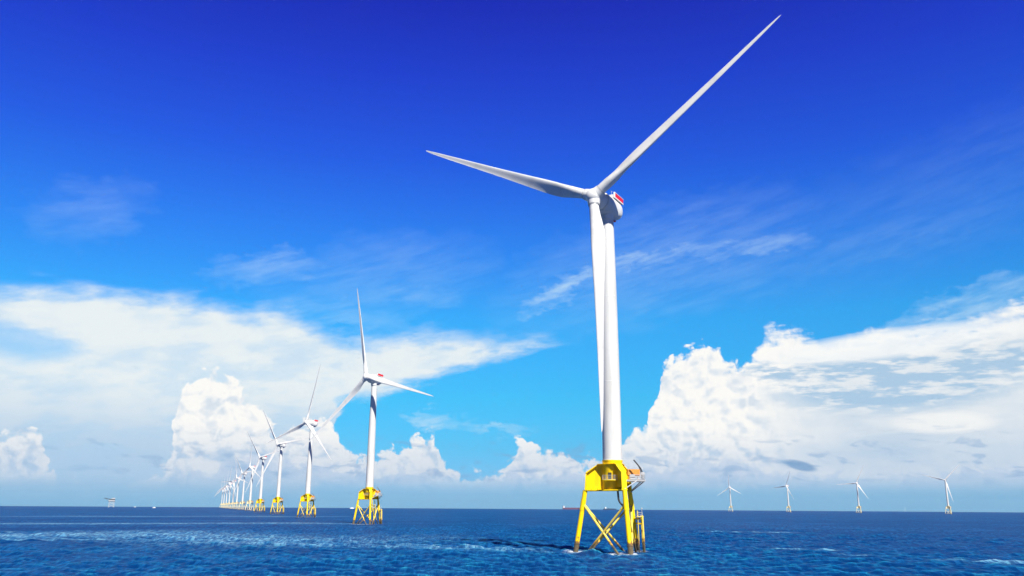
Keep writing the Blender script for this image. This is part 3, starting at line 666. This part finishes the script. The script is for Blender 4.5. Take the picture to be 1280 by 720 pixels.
    tone = smooth(big, .38, .62)*.22 + smooth(chop_light, .42, .66)*.85 + smooth(swell_light, .38, .66)*.30 - dk*.5 - .26  # light and dark wave faces put into the water's base colour
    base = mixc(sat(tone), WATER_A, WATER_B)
    base = mixc(sat(sl1*(.22 + spk*1.0)), base, WATER_SLICK)  # the slicks' brighter sky reflection is partly put into the colour
    foamf = sat(fo*smooth(small, .40, .62)*1.2)
    base = mixc(foamf, base, (.55, .62, .66))
    h = noise(vscale(pos, 1.3, 1.7), 1.0, 7, .68)
    bp = t.nodes.new('ShaderNodeBump'); put(bp, 'Strength', mixv(sl1, .5, .3)); bp.inputs['Distance'].default_value = .35; put(bp, 'Height', h)
    def rip(sx, sy):
        n = t.nodes.new('ShaderNodeTexNoise'); n.noise_dimensions = '2D'; put(n, 'Vector', vscale(pos, sx, sy)); n.inputs['Scale'].default_value = 1; n.inputs['Detail'].default_value = 4; n.inputs['Roughness'].default_value = .55
        q = t.nodes.new('ShaderNodeVectorMath'); q.operation = 'SUBTRACT'; put(q, 0, N(n.outputs['Color'])); q.inputs[1].default_value = (.5, .5, .5); return q
    a_ = rip(.55, .8); ad_ = t.nodes.new('ShaderNodeVectorMath'); ad_.operation = 'MULTIPLY'; t.links.new(a_.outputs[0], ad_.inputs[0])
    kk = mixv(sl1, .5, .35); put(ad_, 1, xyz3(kk, kk, 0.0))
    su = t.nodes.new('ShaderNodeVectorMath'); su.operation = 'ADD'; t.links.new(bp.outputs[0], su.inputs[0]); t.links.new(ad_.outputs[0], su.inputs[1])
    nz = t.nodes.new('ShaderNodeVectorMath'); nz.operation = 'NORMALIZE'; t.links.new(su.outputs[0], nz.inputs[0])
    # a choppy sea mirrors far less of the low sky than flat water would: the wave faces seen are the steep ones
    t.nodes.remove(pb); df = t.nodes.new('ShaderNodeBsdfDiffuse'); gl = t.nodes.new('ShaderNodeBsdfGlossy'); ms = t.nodes.new('ShaderNodeMixShader')
    fr = t.nodes.new('ShaderNodeFresnel'); fr.inputs[0].default_value = 1.333
    for nn in (df, gl, fr): t.links.new(nz.outputs[0], nn.inputs['Normal'])
    put(df, 0, base); put(gl, 'Roughness', mixv(foamf, .10, .7)); gl.inputs[0].default_value = (1, 1, 1, 1)
    put(ms, 0, mn(N(fr.outputs[0]), mixv(sl1, .075, .22))); 
    ss = t.nodes.new('ShaderNodeSubsurfaceScattering'); put(ss, 'Color', base); ss.inputs['Scale'].default_value = 7.0; ss.inputs['Radius'].default_value = (1, 1, 1)
    m3 = t.nodes.new('ShaderNodeMixShader'); m3.inputs[0].default_value = .6      # light spreads inside the water, so shadows on it stay faint
    t.links.new(df.outputs[0], m3.inputs[1]); t.links.new(ss.outputs[0], m3.inputs[2]); t.links.new(m3.outputs[0], ms.inputs[1]); t.links.new(gl.outputs[0], ms.inputs[2])
    t.links.new(ms.outputs[0], t.nodes['Material Output'].inputs[0])
    me.materials.append(m)
def mixv(f, a, b): return f*(b - a) + a
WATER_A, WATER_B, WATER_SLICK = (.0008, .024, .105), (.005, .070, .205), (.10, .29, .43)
def sea_pt(px, py):                                     # a point of the water seen at (px, py)
    d = (FW*F_PX + CX*(px-640) - CU*(py-360)).normalized(); t = -CAM_H/d.z
    return (d.x*t, d.y*t)
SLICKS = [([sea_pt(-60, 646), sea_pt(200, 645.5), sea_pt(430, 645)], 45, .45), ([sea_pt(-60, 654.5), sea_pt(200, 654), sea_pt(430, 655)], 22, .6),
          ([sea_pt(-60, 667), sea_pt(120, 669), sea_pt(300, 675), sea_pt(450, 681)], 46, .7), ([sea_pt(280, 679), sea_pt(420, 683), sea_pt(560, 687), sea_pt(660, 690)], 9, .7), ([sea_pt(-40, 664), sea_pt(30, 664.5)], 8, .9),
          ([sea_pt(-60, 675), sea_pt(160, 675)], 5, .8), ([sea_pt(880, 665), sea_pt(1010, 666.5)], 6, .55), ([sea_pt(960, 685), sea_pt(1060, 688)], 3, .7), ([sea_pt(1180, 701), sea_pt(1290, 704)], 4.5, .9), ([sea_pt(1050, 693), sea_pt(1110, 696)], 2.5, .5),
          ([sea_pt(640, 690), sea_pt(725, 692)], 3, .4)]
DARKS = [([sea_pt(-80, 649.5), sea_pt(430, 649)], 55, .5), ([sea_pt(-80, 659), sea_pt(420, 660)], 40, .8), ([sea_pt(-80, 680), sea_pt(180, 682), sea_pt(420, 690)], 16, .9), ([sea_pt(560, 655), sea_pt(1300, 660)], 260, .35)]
sea()

# ------------------------------------------------------------------ thin sea air
hz = bmesh.new(); box(hz, (0, 0, 80), (31600, 31600, 204)); ho = new_obj('haze', hz, M_WHITE, None, False); ho['kind'] = 'stuff'
hm = bpy.data.materials.new('haze_air'); hm.use_nodes = True; hm.node_tree.nodes.clear()
pv = hm.node_tree.nodes.new('ShaderNodeVolumePrincipled'); mo = hm.node_tree.nodes.new('ShaderNodeOutputMaterial'); hm.node_tree.links.new(pv.outputs[0], mo.inputs['Volume'])
pv.inputs['Density'].default_value = 7e-6; pv.inputs['Color'].default_value = (.80, .90, 1, 1)
ho.data.materials.clear(); ho.data.materials.append(hm)
